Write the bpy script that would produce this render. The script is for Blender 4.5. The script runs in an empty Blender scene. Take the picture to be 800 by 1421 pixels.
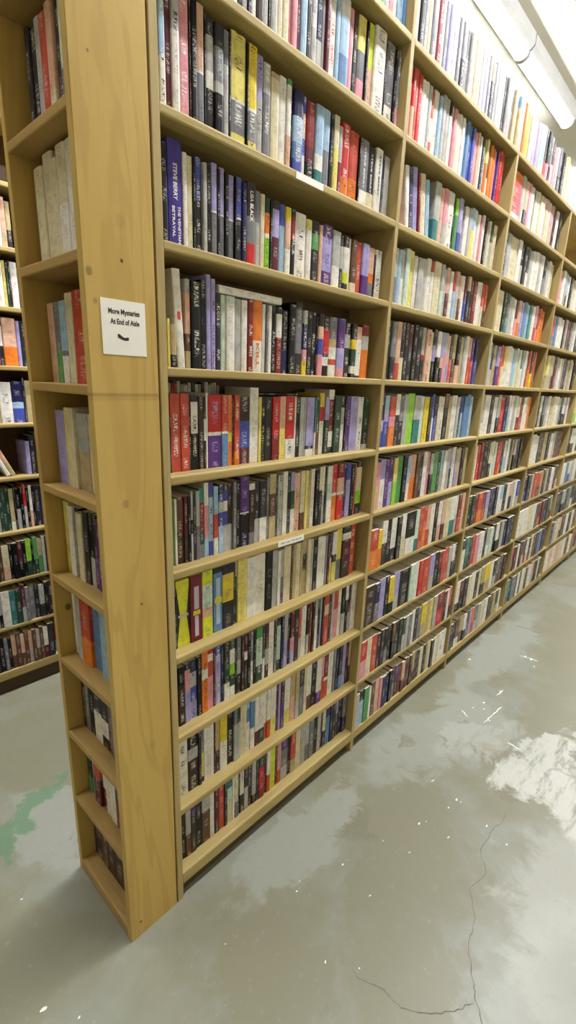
import bpy, bmesh, math, random
from mathutils import Vector, Matrix
random.seed(7)
C = bpy.context.scene.collection
S = bpy.context.scene
PI = math.pi

# ------------------------------------------------------------------ materials
def lin(c):
    return tuple(((v/255)/12.92 if v/255 <= .04045 else ((v/255+.055)/1.055)**2.4) for v in c)

class NT:
    def __init__(s, name):
        s.m = bpy.data.materials.new(name); s.m.use_nodes = True
        s.t = s.m.node_tree; s.b = s.t.nodes['Principled BSDF']
    def n(s, typ, **kw):
        nd = s.t.nodes.new(typ)
        for k, v in kw.items(): setattr(nd, k, v)
        return nd
    def link(s, a, b): s.t.links.new(a, b)
    def put(s, sock, v):
        if isinstance(v, bpy.types.NodeSocket): s.t.links.new(v, sock)
        elif v is not None:
            sock.default_value = v
    def math(s, op, a, b=None, c=None, clamp=False):
        nd = s.n('ShaderNodeMath', operation=op); nd.use_clamp = clamp
        s.put(nd.inputs[0], a)
        if b is not None: s.put(nd.inputs[1], b)
        if c is not None: s.put(nd.inputs[2], c)
        return nd.outputs[0]
    def mix(s, f, a, b):
        nd = s.n('ShaderNodeMix', data_type='RGBA')
        s.put(nd.inputs[0], f)
        for i, v in ((6, a), (7, b)):
            if isinstance(v, tuple): v = (*v[:3], 1)
            s.put(nd.inputs[i], v)
        return nd.outputs[2]
    def mul(s, f, a, b):
        nd = s.n('ShaderNodeMix', data_type='RGBA', blend_type='MULTIPLY')
        s.put(nd.inputs[0], f); s.put(nd.inputs[6], a)
        if isinstance(b, tuple): b = (*b[:3], 1)
        s.put(nd.inputs[7], b)
        return nd.outputs[2]
    def noise(s, vec, scale, detail=3, rough=.55, dist=0):
        nd = s.n('ShaderNodeTexNoise'); nd.inputs['Scale'].default_value = scale
        nd.inputs['Detail'].default_value = detail; nd.inputs['Roughness'].default_value = rough
        nd.inputs['Distortion'].default_value = dist
        if vec is not None: s.link(vec, nd.inputs['Vector'])
        return nd.outputs['Fac']
    def ss(s, v, a, b, lo=0., hi=1.):
        nd = s.n('ShaderNodeMapRange', interpolation_type='SMOOTHSTEP')
        s.put(nd.inputs[0], v)
        for i, q in enumerate((a, b, lo, hi)): nd.inputs[i+1].default_value = q
        return nd.outputs[0]
    def obj(s):
        return s.n('ShaderNodeTexCoord').outputs['Object']
    def scale(s, vec, sc, loc=(0, 0, 0)):
        nd = s.n('ShaderNodeMapping'); s.link(vec, nd.inputs[0])
        nd.inputs['Scale'].default_value = sc; nd.inputs['Location'].default_value = loc
        return nd.outputs[0]
    def bump(s, h, dist=.001, st=.5):
        nd = s.n('ShaderNodeBump'); nd.inputs['Distance'].default_value = dist
        nd.inputs['Strength'].default_value = st
        s.link(h, nd.inputs['Height']); s.link(nd.outputs[0], s.b.inputs['Normal'])

def wood(name, light, dark, axis, knots=(), seam=None, rough=.5, vary=.75):
    t = NT(name); p = t.obj()
    st = [1, 1, 1]; st['xyz'.index(axis)] = .11
    v1 = t.scale(p, tuple(9*q for q in st))
    big = t.noise(v1, 1., 3, .5, .6)
    rings = t.math('SINE', t.math('MULTIPLY', big, 42.))
    rings = t.ss(rings, .1, 1.)
    fine = t.noise(t.scale(p, tuple(160*q*(.5 if q < 1 else 1) for q in st)), 1., 4, .7)
    tone = t.noise(t.scale(p, tuple(3.2*q for q in st)), 1., 2, .5)
    c = t.mix(t.ss(tone, .3, .72), lin(light), lin(tuple(.62*a+.38*b for a, b in zip(light, dark))))
    c = t.mix(t.math('MULTIPLY', rings, .30*vary), c, lin(dark))
    c = t.mix(t.math('MULTIPLY', t.ss(fine, .5, .75), .22*vary), c, lin(dark))
    sx = t.n('ShaderNodeSeparateXYZ'); t.link(p, sx.inputs[0])
    for (x, z, r, k) in knots:
        dx = t.math('DIVIDE', t.math('SUBTRACT', sx.outputs[0], x), r)
        dz = t.math('DIVIDE', t.math('SUBTRACT', sx.outputs[2], z), r*1.3)
        d = t.math('SQRT', t.math('ADD', t.math('MULTIPLY', dx, dx), t.math('MULTIPLY', dz, dz)))
        d = t.math('ADD', d, t.math('MULTIPLY', t.math('SUBTRACT', tone, .5), .8))
        core = t.math('MULTIPLY', t.ss(d, 1.0, .55), k)
        halo = t.math('MULTIPLY', t.math('MULTIPLY', t.ss(d, 4.5, 1.), t.ss(t.math('SINE', t.math('MULTIPLY', d, 7.)), .2, 1.)), .16*k)
        c = t.mix(halo, c, lin(dark)); c = t.mix(core, c, lin((70, 48, 28)))
    if seam:
        for z0, k in seam:
            dz = t.math('ABSOLUTE', t.math('SUBTRACT', sx.outputs[2], z0))
            c = t.mix(t.math('MULTIPLY', t.ss(dz, .006, .0005), k), c, lin((110, 82, 45)))
    t.link(c, t.b.inputs['Base Color']); t.b.inputs['Roughness'].default_value = rough
    t.b.inputs['Specular IOR Level'].default_value = .35
    t.bump(t.math('ADD', fine, t.math('MULTIPLY', rings, .5)), .0006, .35)
    return t.m

WL, WD = (176, 157, 101), (128, 102, 55)
M_SHELF = wood('pine_shelf', WL, WD, 'x')
M_POST = wood('pine_upright', (182, 163, 112), WD, 'z')
M_END = wood('pine_end_panel', (198, 169, 96), (150, 113, 50), 'z',
             knots=((-.0757, 1.7123, .0035, 1.), (-.0702, .9977, .0028, 1.), (-.142, 1.684, .008, .5), (-.122, .048, .004, .9),
                    (-.0955, 1.240, .009, .3), (-.075, 1.78, .012, .12), (-.06, .60, .012, .12), (-.118, 2.02, .003, .6),
                    (-.134, 1.635, .005, .35), (-.09, .86, .014, .1)),
             seam=((1.4655, .45), (1.458, .2)))
M_END2 = wood('pine_end_far_panel', (198, 169, 96), (150, 113, 50), 'z', knots=((-.12, .90, .011, .8),))
M_ENDS = wood('pine_end_shelf', (180, 150, 90), (132, 102, 52), 'y', rough=.55)
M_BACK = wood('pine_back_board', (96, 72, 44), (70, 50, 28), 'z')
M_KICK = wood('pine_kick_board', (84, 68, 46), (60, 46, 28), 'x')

def plain(name, rgb, rough=.5, var=.06, sc=6., bump=0):
    t = NT(name); p = t.obj()
    c = t.mix(t.ss(t.noise(p, sc, 4), .3, .7), lin(rgb), lin(tuple(v*(1-var*2) for v in rgb)))
    t.link(c, t.b.inputs['Base Color']); t.b.inputs['Roughness'].default_value = rough
    if bump: t.bump(t.noise(p, 300., 3), .0005, bump)
    return t.m
M_PAPER = plain('white_paper', (238, 236, 230), .6, .01)
M_INK = plain('black_ink', (28, 28, 30), .6, .05)
M_GINK = plain('grey_ink', (120, 122, 120), .6, .05)
M_WALL = plain('cream_wall_paint', (206, 200, 178), .75, .03, 2., .2)
M_CEIL = plain('white_ceiling_paint', (186, 185, 174), .8, .02, 2., .2)
M_METAL = plain('white_enamel', (165, 166, 165), .35, .02)

def emit(name, rgb, st):
    t = NT(name)
    ns = t.noise(t.obj(), 2.)
    c = t.mix(t.math('MULTIPLY', ns, .05), lin(rgb), lin((240, 240, 235)))
    t.link(c, t.b.inputs['Base Color']); t.link(c, t.b.inputs['Emission Color'])
    t.b.inputs['Emission Strength'].default_value = st
    return t.m
M_LENS = emit('glowing_fluorescent_lens', (252, 252, 255), 100.)

# books: face colour, lettering colour (alpha = strength) and spine coordinates live on the mesh
def book_material():
    t = NT('printed_book_cover')
    ca = t.n('ShaderNodeAttribute', attribute_name='cover'); ta = t.n('ShaderNodeAttribute', attribute_name='ink')
    uv = t.n('ShaderNodeUVMap', uv_map='spine').outputs[0]
    sep = t.n('ShaderNodeSeparateXYZ'); t.link(uv, sep.inputs[0])
    u, v = sep.outputs[0], sep.outputs[1]                 # u across the spine 0..1, v up the spine in metres (+ offset)
    # lettering: rows of glyph-sized blobs running up the spine
    gl = t.n('ShaderNodeCombineXYZ'); t.put(gl.inputs[0], t.math('MULTIPLY', u, 2.6)); t.put(gl.inputs[1], t.math('MULTIPLY', v, 330.))
    g = t.ss(t.noise(gl.outputs[0], 1., 2, .6), .45, .62)
    blk = t.n('ShaderNodeCombineXYZ'); t.put(blk.inputs[1], t.math('MULTIPLY', v, 20.))
    bl = t.ss(t.noise(blk.outputs[0], 1., 0, .5), .48, .53)
    cu = t.math('ABSOLUTE', t.math('SUBTRACT', u, .5))
    msk = t.math('MULTIPLY', t.math('MULTIPLY', g, bl), t.ss(cu, .27, .15))
    msk = t.math('MULTIPLY', msk, ta.outputs['Alpha'])
    art = t.n('ShaderNodeCombineXYZ'); t.put(art.inputs[0], t.math('MULTIPLY', u, 1.5)); t.put(art.inputs[1], t.math('MULTIPLY', v, 38.))
    an = t.noise(art.outputs[0], 1., 4, .65)
    c = t.mul(t.ss(an, .42, .72, 0, .6), ca.outputs['Color'], (.55, .52, .55))
    c = t.mix(t.ss(an, .42, .25, 0, .10), c, lin((190, 180, 170)))
    c = t.mix(msk, c, ta.outputs['Color'])
    t.link(c, t.b.inputs['Base Color'])
    t.b.inputs['Roughness'].default_value = .4; t.b.inputs['Specular IOR Level'].default_value = .28
    return t.m
M_BOOK = book_material()
def page_material():
    t = NT('book_pages'); p = t.obj()
    f = t.noise(t.scale(p, (1400, 6, 6)), 1., 2)
    c = t.mix(t.ss(f, .3, .7), lin((238, 230, 204)), lin((206, 192, 158)))
    t.link(c, t.b.inputs['Base Color']); t.b.inputs['Roughness'].default_value = .8
    return t.m
M_PAGE = page_material()

# ------------------------------------------------------------------ mesh helpers
def mesh_obj(name, verts, faces, mats, parent=None, mi=None, smooth=False):
    me = bpy.data.meshes.new(name); me.from_pydata(verts, [], faces)
    for m in (mats if isinstance(mats, (list, tuple)) else [mats]): me.materials.append(m)
    if mi: me.polygons.foreach_set('material_index', mi)
    if smooth: me.polygons.foreach_set('use_smooth', [True]*len(me.polygons))
    me.update()
    o = bpy.data.objects.new(name, me); C.objects.link(o)
    if parent: o.parent = parent
    return o
def tag(o, label=None, cat=None, group=None, kind=None):
    if label: o['label'] = label
    if cat: o['category'] = cat
    if group: o['group'] = group
    if kind: o['kind'] = kind
    return o
def thing(name, loc, label, cat, group=None):
    o = bpy.data.objects.new(name, None); C.objects.link(o); o.location = loc; o.empty_display_size = .05
    return tag(o, label, cat, group)

class MB:
    def __init__(s): s.v = []; s.f = []; s.m = []
    def box(s, x0, x1, y0, y1, z0, z1, m=0):
        i = len(s.v)
        s.v += [(x, y, z) for z in (z0, z1) for y in (y0, y1) for x in (x0, x1)]
        for q in ((0, 2, 3, 1), (4, 5, 7, 6), (0, 1, 5, 4), (2, 6, 7, 3), (0, 4, 6, 2), (1, 3, 7, 5)):
            s.f.append(tuple(i+a for a in q)); s.m.append(m)
        return s
    def prism(s, poly, axis, a, b, m=0):
        """poly: counter-clockwise 2-D outline in the two other axes, extruded along axis a..b"""
        i = len(s.v); n = len(poly)
        for t in (a, b):
            for p, q in poly:
                s.v.append({'x': (t, p, q), 'y': (p, t, q), 'z': (p, q, t)}[axis])
        s.f.append(tuple(range(i, i+n))); s.f.append(tuple(range(i+2*n-1, i+n-1, -1))); s.m += [m, m]
        for k in range(n):
            j = (k+1) % n
            s.f.append((i+k, i+n+k, i+n+j, i+j)); s.m.append(m)
        return s
    def build(s, name, mats, parent=None, off=(0, 0, 0), smooth=False):
        vs = [(a-off[0], b-off[1], c-off[2]) for a, b, c in s.v]
        o = mesh_obj(name, vs, s.f, mats, parent, s.m, smooth)
        bm = bmesh.new(); bm.from_mesh(o.data); bmesh.ops.recalc_face_normals(bm, faces=bm.faces); bm.to_mesh(o.data); bm.free()
        if any(off): o.location = off
        return o
def rounded(p0, p1, q0, q1, r, corners):
    """outline of a rectangle p0..p1 x q0..q1 with the named corners (0 bl,1 br,2 tr,3 tl) rounded"""
    out = []
    for k, (cx, cy, a0) in enumerate(((p0, q0, PI), (p1, q0, 1.5*PI), (p1, q1, 0), (p0, q1, .5*PI))):
        if k in corners:
            ox = cx+(r if cx == p0 else -r); oy = cy+(r if cy == q0 else -r)
            for s_ in range(4):
                a = a0+s_/3*PI/2; out.append((ox+r*math.cos(a), oy+r*math.sin(a)))
        else: out.append((cx, cy))
    return out

# ------------------------------------------------------------------ room
def structure(name, mb, mats, smooth=False):
    return tag(mb.build(name, mats), kind='structure')

def floor_material():
    t = NT('worn_concrete'); p = t.obj()
    sx = t.n('ShaderNodeSeparateXYZ'); t.link(p, sx.inputs[0])
    nA = t.noise(p, 2.2, 6, .6, .3); nB = t.noise(p, 7., 6, .65, .5); nC = t.noise(p, 40., 5, .7); nD = t.noise(t.scale(p, (1, 5, 1)), 6., 5, .7)
    wx = t.math('ADD', sx.outputs[0], t.math('MULTIPLY', t.math('SUBTRACT', nB, .5), .42))
    wy = t.math('ADD', sx.outputs[1], t.math('MULTIPLY', t.math('SUBTRACT', t.noise(t.scale(p, (1, 1, 1), (7, 3, 0)), 6., 6, .65, .4), .5), .42))
    def blob(x, y, rx, ry, ang=0., e0=1.15, e1=.75):
        ca, sa = math.cos(ang), math.sin(ang)
        dx = t.math('SUBTRACT', wx, x); dy = t.math('SUBTRACT', wy, y)
        a = t.math('DIVIDE', t.math('ADD', t.math('MULTIPLY', dx, ca), t.math('MULTIPLY', dy, sa)), rx)
        b = t.math('DIVIDE', t.math('ADD', t.math('MULTIPLY', dx, -sa), t.math('MULTIPLY', dy, ca)), ry)
        d = t.math('SQRT', t.math('ADD', t.math('MULTIPLY', a, a), t.math('MULTIPLY', b, b)))
        return t.ss(d, e0, e1)
    grey, tan = lin((136, 139, 128)), lin((126, 124, 103))
    c = t.mix(t.ss(nA, .38, .62), grey, tan)
    # the bare tan areas
    for a in ((.62, -.40, .42, .17, .35), (.05, -.33, .20, .13, -.3), (1.80, -.62, .36, .20, .1), (2.7, -.50, .75, .22, .05), (-.42, .18, .16, .22, .3), (-.08, 1.0, .30, .26, .2), (.25, -.62, .2, .12, 0)):
        c = t.mix(t.math('MULTIPLY', blob(*a), .85), c, tan)
    # paler scraped concrete close to the shelves
    for a in ((.45, -.12, .34, .09, .05), (1.25, -.22, .45, .16, -.2), (2.2, -.14, .7, .11, 0), (-.12, .50, .14, .28, .2), (.55, -.88, .32, .14, 0), (1.45, -.25, .25, .14, .3)):
        c = t.mix(t.math('MULTIPLY', blob(*a), .8), c, lin((148, 151, 142)))
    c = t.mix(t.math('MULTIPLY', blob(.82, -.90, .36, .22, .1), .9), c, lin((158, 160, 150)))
    # whitewashed patch
    w = t.math('MAXIMUM', blob(1.25, -.55, .13, .11, -.9), blob(1.27, -.78, .22, .13, .2))
    w = t.math('MAXIMUM', w, t.math('MULTIPLY', blob(1.50, -.62, .32, .07, -.35), .9))
    w = t.math('MAXIMUM', w, t.math('MULTIPLY', blob(1.36, -.36, .26, .08, -.5), .3))
    w = t.math('MULTIPLY', w, t.ss(nD, .30, .52))
    c = t.mix(w, c, lin((186, 188, 180)))
    # green paint stain
    gm = t.math('MAXIMUM', blob(-.20, .66, .22, .045, .55), blob(-.33, .57, .10, .06, .3))
    c = t.mix(t.math('MULTIPLY', gm, .75), c, lin((92, 128, 96)))
    for (x, y, r) in ((1.224, -.252, .020), (1.099, -.578, .016), (1.30, -.47, .012), (1.05, -.13, .02), (-.06, .36, .03), (.62, -.22, .03), (1.40, -.30, .012)):
        c = t.mix(t.math('MULTIPLY', blob(x, y, r*2.2, r*1.3, .3, 1.3, .5), .55), c, lin((112, 110, 92)))
    c = t.mix(t.ss(nC, .52, .78, 0, .28), c, lin((120, 118, 104)))
    c = t.mix(t.ss(nC, .42, .22, 0, .25), c, lin((196, 196, 188)))
    c = t.mix(t.ss(nD, .60, .75, 0, .3), c, lin((118, 116, 104)))
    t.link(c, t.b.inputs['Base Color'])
    t.put(t.b.inputs['Roughness'], t.ss(nA, .3, .7, .30, .46))
    t.b.inputs['Specular IOR Level'].default_value = .4
    t.bump(t.math('ADD', nB, t.math('MULTIPLY', nC, .3)), .002, .25)
    return t.m
M_FLOOR = floor_material()
M_CRACK = plain('floor_crack_dirt', (104, 100, 84), .9, .1, 40.)
M_FLECK = plain('white_paint_fleck', (240, 240, 228), .5, .02)
CR=[[(1.0303, -0.5911), (0.9813, -0.5981), (0.928, -0.5819), (0.8125, -0.5865), (0.7461, -0.6293), (0.6592, -0.6135), (0.5826, -0.6587), (0.4874, -0.6796), (0.442, -0.7087), (0.4078, -0.7306), (0.3561, -0.77), (0.3347, -0.7889)], [(0.225, -0.475), (0.2183, -0.5028), (0.2433, -0.5553), (0.2404, -0.5871), (0.2427, -0.6147), (0.2829, -0.6745), (0.3277, -0.7103), (0.3809, -0.7398)], [(2.6052, -0.1053), (2.6208, -0.1869), (2.6037, -0.2232), (2.6288, -0.2597)]]
FK=[(0.7594, -0.3841, 7), (0.7831, -0.4845, 6), (0.925, -0.5625, 7), (0.9, -0.4299, 5), (0.956, -0.4356, 7), (0.6338, -0.414, 4), (0.6086, -0.3286, 4), (0.4415, -0.2807, 7), (0.2721, -0.2308, 6), (0.3017, -0.2164, 4), (0.4209, -0.4001, 6), (0.1867, -0.412, 9), (0.2386, -0.4865, 5), (0.9006, -0.6414, 5), (0.9807, -0.3288, 4), (0.9732, -0.3264, 3), (-0.3797, 0.0226, 13), (-0.3255, -0.0552, 7), (-0.3203, 0.3364, 5), (1.9649, -0.0605, 5), (1.7783, -0.3037, 8), (1.6251, -0.2775, 6), (1.5463, -0.2551, 5), (1.5742, -0.2975, 4), (1.5087, -0.3505, 5), (2.1649, -0.3538, 4), (2.2343, -0.3173, 7), (2.2426, -0.2827, 5), (0.6372, -0.4174, 3), (0.0258, -0.1857, 4), (0.9582, -0.4516, 4), (0.7861, -0.3983, 3)]
ST=[[(1.4733, -0.3371), (1.5613, -0.3443), (1.6564, -0.3546)], [(2.2256, -0.2557), (2.2416, -0.3031), (2.2375, -0.3518)], [(1.4887, -0.2218), (1.4593, -0.2667)], [(1.7332, -0.3018), (1.8087, -0.3076)], [(1.4206, -0.4638), (1.4134, -0.5183)]]
RX0, RX1, RY0, RY1, RZ = -3.2, 9.0, -3.6, 4.6, 3.96
fb = MB(); fb.box(RX0, RX1, RY0, RY1, -.1, 0)
def ribbon(mb, pts, w, m):
    rnd = random.Random(3); P = []
    for (a, b) in zip(pts, pts[1:]):
        for k in range(5):
            s_ = k/5; P.append((a[0]+(b[0]-a[0])*s_+rnd.uniform(-.003, .003), a[1]+(b[1]-a[1])*s_+rnd.uniform(-.003, .003)))
    P.append(pts[-1]); i0 = len(mb.v)
    for k, p in enumerate(P):
        q0, q1 = P[max(k-1, 0)], P[min(k+1, len(P)-1)]
        dx, dy = q1[0]-q0[0], q1[1]-q0[1]; L = math.hypot(dx, dy) or 1
        ww = w*rnd.uniform(.3, 1.)*(.3 if k in (0, len(P)-1) else 1)
        mb.v += [(p[0]-dy/L*ww, p[1]+dx/L*ww, .0004), (p[0]+dy/L*ww, p[1]-dx/L*ww, .0004)]
        if k: j = i0+2*k; mb.f.append((j-2, j-1, j+1, j)); mb.m.append(m)
for k, cr in enumerate(CR): ribbon(fb, cr, .0012 if k < 2 else .003, 1)
for st in ST: ribbon(fb, st, .0035, 2)
rnd = random.Random(11)
for x, y, s_ in FK:
    r = s_*.00055*max(.8, math.hypot(x+.6, y+.93)/1.1); n = 9; a0 = rnd.uniform(-.5, .5); el = rnd.uniform(.45, .8)
    i0 = len(fb.v)
    for k in range(n):
        a = 2*PI*k/n; q = r*rnd.uniform(.65, 1.2); px, py = q*math.cos(a)*1.3, q*math.sin(a)*el
        fb.v.append((x+px*math.cos(a0)-py*math.sin(a0), y+px*math.sin(a0)+py*math.cos(a0), .0006))
    fb.f.append(tuple(range(i0, i0+n))); fb.m.append(2)
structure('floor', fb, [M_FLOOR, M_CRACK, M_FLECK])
structure('ceiling', MB().box(RX0, RX1, RY0, RY1, RZ, RZ+.1), M_CEIL)
structure('wall_back', MB().box(RX0, RX1, RY1, RY1+.1, 0, RZ), M_WALL)
structure('wall_front', MB().box(RX0, RX1, RY0-.1, RY0, 0, RZ), M_WALL)
structure('wall_left', MB().box(RX0-.1, RX0, RY0, RY1, 0, RZ), M_WALL)
structure('wall_right', MB().box(RX1, RX1+.1, RY0, RY1, 0, RZ), M_WALL)

# ------------------------------------------------------------------ ceiling lights
def light_fixture(x0, x1, y, label):
    zc = 3.84
    t = thing('ceiling_light', ((x0+x1)/2, y, zc), label, 'ceiling light', 'fluorescent ceiling lights over the aisles')
    o = (-(x0+x1)/2, -y, -zc)
    def part(mb, name, m, smooth=False):
        ob = mb.build(name, m, t, (0, 0, 0), smooth); ob.location = o; return ob
    part(MB().prism([(y-.085, RZ), (y-.085, zc+.055), (y-.06, zc+.03), (y+.06, zc+.03), (y+.085, zc+.055), (y+.085, RZ)], 'x', x0, x1), 'housing', M_METAL)
    pts = [(y+.05*math.cos(a), zc+.03+.045*math.sin(a)) for a in [PI+PI*k/10 for k in range(11)]]
    part(MB().prism(pts, 'x', x0+.02, x1-.02), 'lens', M_LENS)
    for xa, xb in ((x0, x0+.019), (x1-.019, x1)):
        part(MB().prism([(y+.054*math.cos(a), zc+.029+.05*math.sin(a)) for a in [PI+PI*k/10 for k in range(11)]], 'x', xa, xb), 'end_cap', M_METAL)
    return t
for j, yl in enumerate((.82, -.58)):
    for i in range(9):
        if i in (0, 6) or (i == 1 and j): continue
        x1 = 4.9-1.235*(5-i); x0 = x1-1.22
        if j == 0 and i == 5: lab = 'far fluorescent ceiling light above the shelves, ending in mid ceiling'
        elif j == 0 and i == 4: lab = 'near fluorescent ceiling light above the shelves, cut by top edge'
        else: lab = 'white fluorescent strip light on the ceiling outside the picture'
        light_fixture(x0, x1, yl, lab)

# ------------------------------------------------------------------ bookcases
Z = {k-1: z for k, z in enumerate([2.4738, 2.238, 2.0017, 1.7695, 1.5248, 1.2866, 1.0509, .8169, .5741, .3298, .095])}
XP = [0, .8709, 1.7625, 2.6219, 3.4889, 4.355, 5.221, 6.087]
D = .3155; TH = .0195; PW = .0195

def bookcase(x0, x1, y0, zs, top, label, last=False, cover_top=False, back_top=None, post_top=None, group=None):
    t = thing('bookcase', ((x0+x1)/2, y0+D/2, 0), label, 'bookcase', group)
    o = (-(x0+x1)/2, -(y0+D/2), 0)
    def part(mb, name, m):
        ob = mb.build(name, m, t); ob.location = o; return ob
    pt = post_top or top
    part(MB().prism(rounded(x0, x0+PW, y0, y0+D, .002, (0, 1)), 'z', 0, pt), 'side_panel', M_POST)
    xe = x1
    if last:
        part(MB().prism(rounded(x1-PW, x1, y0, y0+D, .002, (0, 1)), 'z', 0, pt), 'side_panel', M_POST); xe = x1-PW
    for k, z in enumerate(zs):
        a, b = x0+PW+.0004, xe-.0004
        if cover_top and k == 0: a, b = x0+.0002, x1-.0002
        th = TH+.0045 if z < 1.4 and x0 < .1 and y0 < 1 else TH
        if k == len(zs)-1: th = .046
        part(MB().prism(rounded(y0+.0005, y0+D-.0005, z-th, z, .0065 if z < 1.4 else .004, (0, 3)), 'x', a, b), 'shelf', M_SHELF)
    part(MB().box(x0+PW+.0006, xe-.0006, y0+.157, y0+.163, .0955, (back_top or top)-.001), 'back_panel', M_BACK)
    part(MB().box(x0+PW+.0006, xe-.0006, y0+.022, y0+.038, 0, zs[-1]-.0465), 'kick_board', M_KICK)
    return t
zs = [Z[k] for k in range(-1, 10)]
bookcase(XP[0], XP[1], 0, [2.71]+zs, 2.75, 'tall pine bookcase bay nearest the camera, right behind the end panel', back_top=2.69)
bookcase(XP[1], XP[2], 0, zs, 2.75, 'second pine bookcase bay from the end panel, packed with books', back_top=2.4538)
tp = Z[-1]-TH-.0002
bookcase(XP[2], XP[3], 0, zs, tp, 'third pine bookcase bay along the aisle, with big red book near top', cover_top=True, back_top=tp-.001)
bookcase(XP[3], XP[4], 0, zs, tp, 'fourth pine bookcase bay along the aisle, cut by the right picture edge', cover_top=True, back_top=2.21)
bookcase(XP[4], XP[5], 0, zs, tp, 'fifth pine bookcase bay, only its lower shelves seen at the right edge', cover_top=True)
bookcase(XP[5], XP[6], 0, zs, tp, 'sixth pine bookcase bay, farthest along the aisle', last=True, cover_top=True)
# the case across the back aisle
BZ=[1.9922, 1.7648, 1.5298, 1.2898, 1.0544, 0.8052, 0.5754, 0.3468, 0.1202]
zb = [2.459, 2.226]+BZ
YB = 1.4
bookcase(-1.32, -.45, YB, zb, 2.75, 'pine bookcase bay across the back aisle, beyond the left picture edge', group='bookcases across the back aisle')
bookcase(-.4495, .42, YB, zb, 2.75, 'pine bookcase across the back aisle, seen at the left edge', group='bookcases across the back aisle')
bookcase(.4205, 1.29, YB, zb, 2.75, 'pine bookcase bay across the back aisle, hidden by the end shelf', last=True, group='bookcases across the back aisle')

# narrow end case: opens towards -X
EW = .1528; EZ = [2.189, 1.9548, 1.7215, 1.483, 1.2435, 1.0046, .7616, .5221, .2914, .042]
t = thing('end_bookcase', (-EW/2, D/2, 0), 'narrow pine end bookcase with blank side panel carrying the white sign', 'bookcase')
def epart(mb, name, m):
    ob = mb.build(name, m, t); ob.location = (EW/2, -D/2, 0); return ob
epart(MB().prism(rounded(-EW, -.0045, 0, .0185, .002, (0, 1)), 'z', 0, 2.78), 'side_panel', M_END)
epart(MB().prism(rounded(-EW, -.0008, D-.0185, D, .002, (0, 3)), 'z', 0, 2.78), 'side_panel', M_END2)
epart(MB().box(-.0075, -.0009, .019, D-.019, .0005, 2.78), 'back_panel', M_BACK)
for k, z in enumerate([2.66, 2.425]+EZ):
    z0 = z-TH if k < 11 else .0005
    epart(MB().prism(rounded(-EW+.0005, -.008, z0, z, .003, (0, 3)), 'y', .0189, D-.0189), 'shelf', M_ENDS)

# ------------------------------------------------------------------ books
COL = {  # code: (display colour, name)
 'K': ((13, 11, 15), 'black'), 'k': ((44, 41, 46), 'charcoal'), 'a': ((118, 118, 124), 'grey'), 'A': ((176, 175, 172), 'light grey'),
 'w': ((226, 222, 214), 'white'), 'c': ((214, 204, 172), 'cream'), 'h': ((196, 216, 200), 'pale green'), 'e': ((182, 164, 122), 'tan'),
 'Y': ((222, 208, 112), 'pale yellow'), 'y': ((222, 196, 48), 'yellow'), 'L': ((206, 214, 52), 'lime yellow'), 'G': ((146, 206, 62), 'lime green'),
 'g': ((86, 148, 88), 'green'), 'd': ((42, 68, 54), 'dark green'), 't': ((56, 122, 122), 'teal'), 's': ((156, 186, 212), 'sky blue'),
 'B': ((96, 132, 178), 'steel blue'), 'b': ((66, 80, 164), 'blue'), 'n': ((34, 34, 80), 'navy'), 'V': ((62, 48, 140), 'violet blue'),
 'u': ((88, 48, 122), 'purple'), 'l': ((162, 154, 206), 'lavender'), 'p': ((216, 146, 158), 'pink'), 'q': ((214, 172, 148), 'peach'),
 'o': ((222, 122, 42), 'orange'), 'i': ((190, 76, 56), 'brick red'), 'r': ((190, 40, 40), 'red'), 'R': ((126, 34, 36), 'dark red'),
 'm': ((88, 28, 42), 'maroon'), 'N': ((98, 66, 48), 'brown'), 'z': ((58, 40, 34), 'dark brown'), 'M': ((112, 34, 44), 'crimson'), 'X': ((214, 214, 60), 'bright yellow')}
LIN = {k: lin(v[0]) for k, v in COL.items()}
LUM = {k: (.3*v[0][0]+.6*v[0][1]+.1*v[0][2]) for k, v in COL.items()}

def parse(spec):
    """-> segments [(top fraction, colour)], ink, height %, lean, main name"""
    import re
    m = re.match(r'^([^~<^]+)(?:~(\w))?(?:<(-?\d+))?(?:\^(\d+))?$', spec)
    body, ink, lean, h = m.groups()
    segs = []; a = 0.
    for s_ in body.split('|'):
        c, _, f = s_.partition('@'); b = float(f)/100 if f else 1.
        segs.append((a, b, c)); a = b
    main = max(segs, key=lambda q: q[1]-q[0])
    return segs, ink, (float(h)/100 if h else None), (float(lean) if lean else 0.), main[2]

def spine_profile(w, hard):
    if hard:
        r = min(.0035, w*.22)
        return [(-w/2, r*1.1), (-w/2+w*.06, r*.35), (-w*.22, .0), (w*.22, .0), (w/2-w*.06, r*.35), (w/2, r*1.1)]
    r = min(.0012, w*.12)
    return [(-w/2, r), (-w/2+r, 0), (w/2-r, 0), (w/2, r)]

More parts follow.
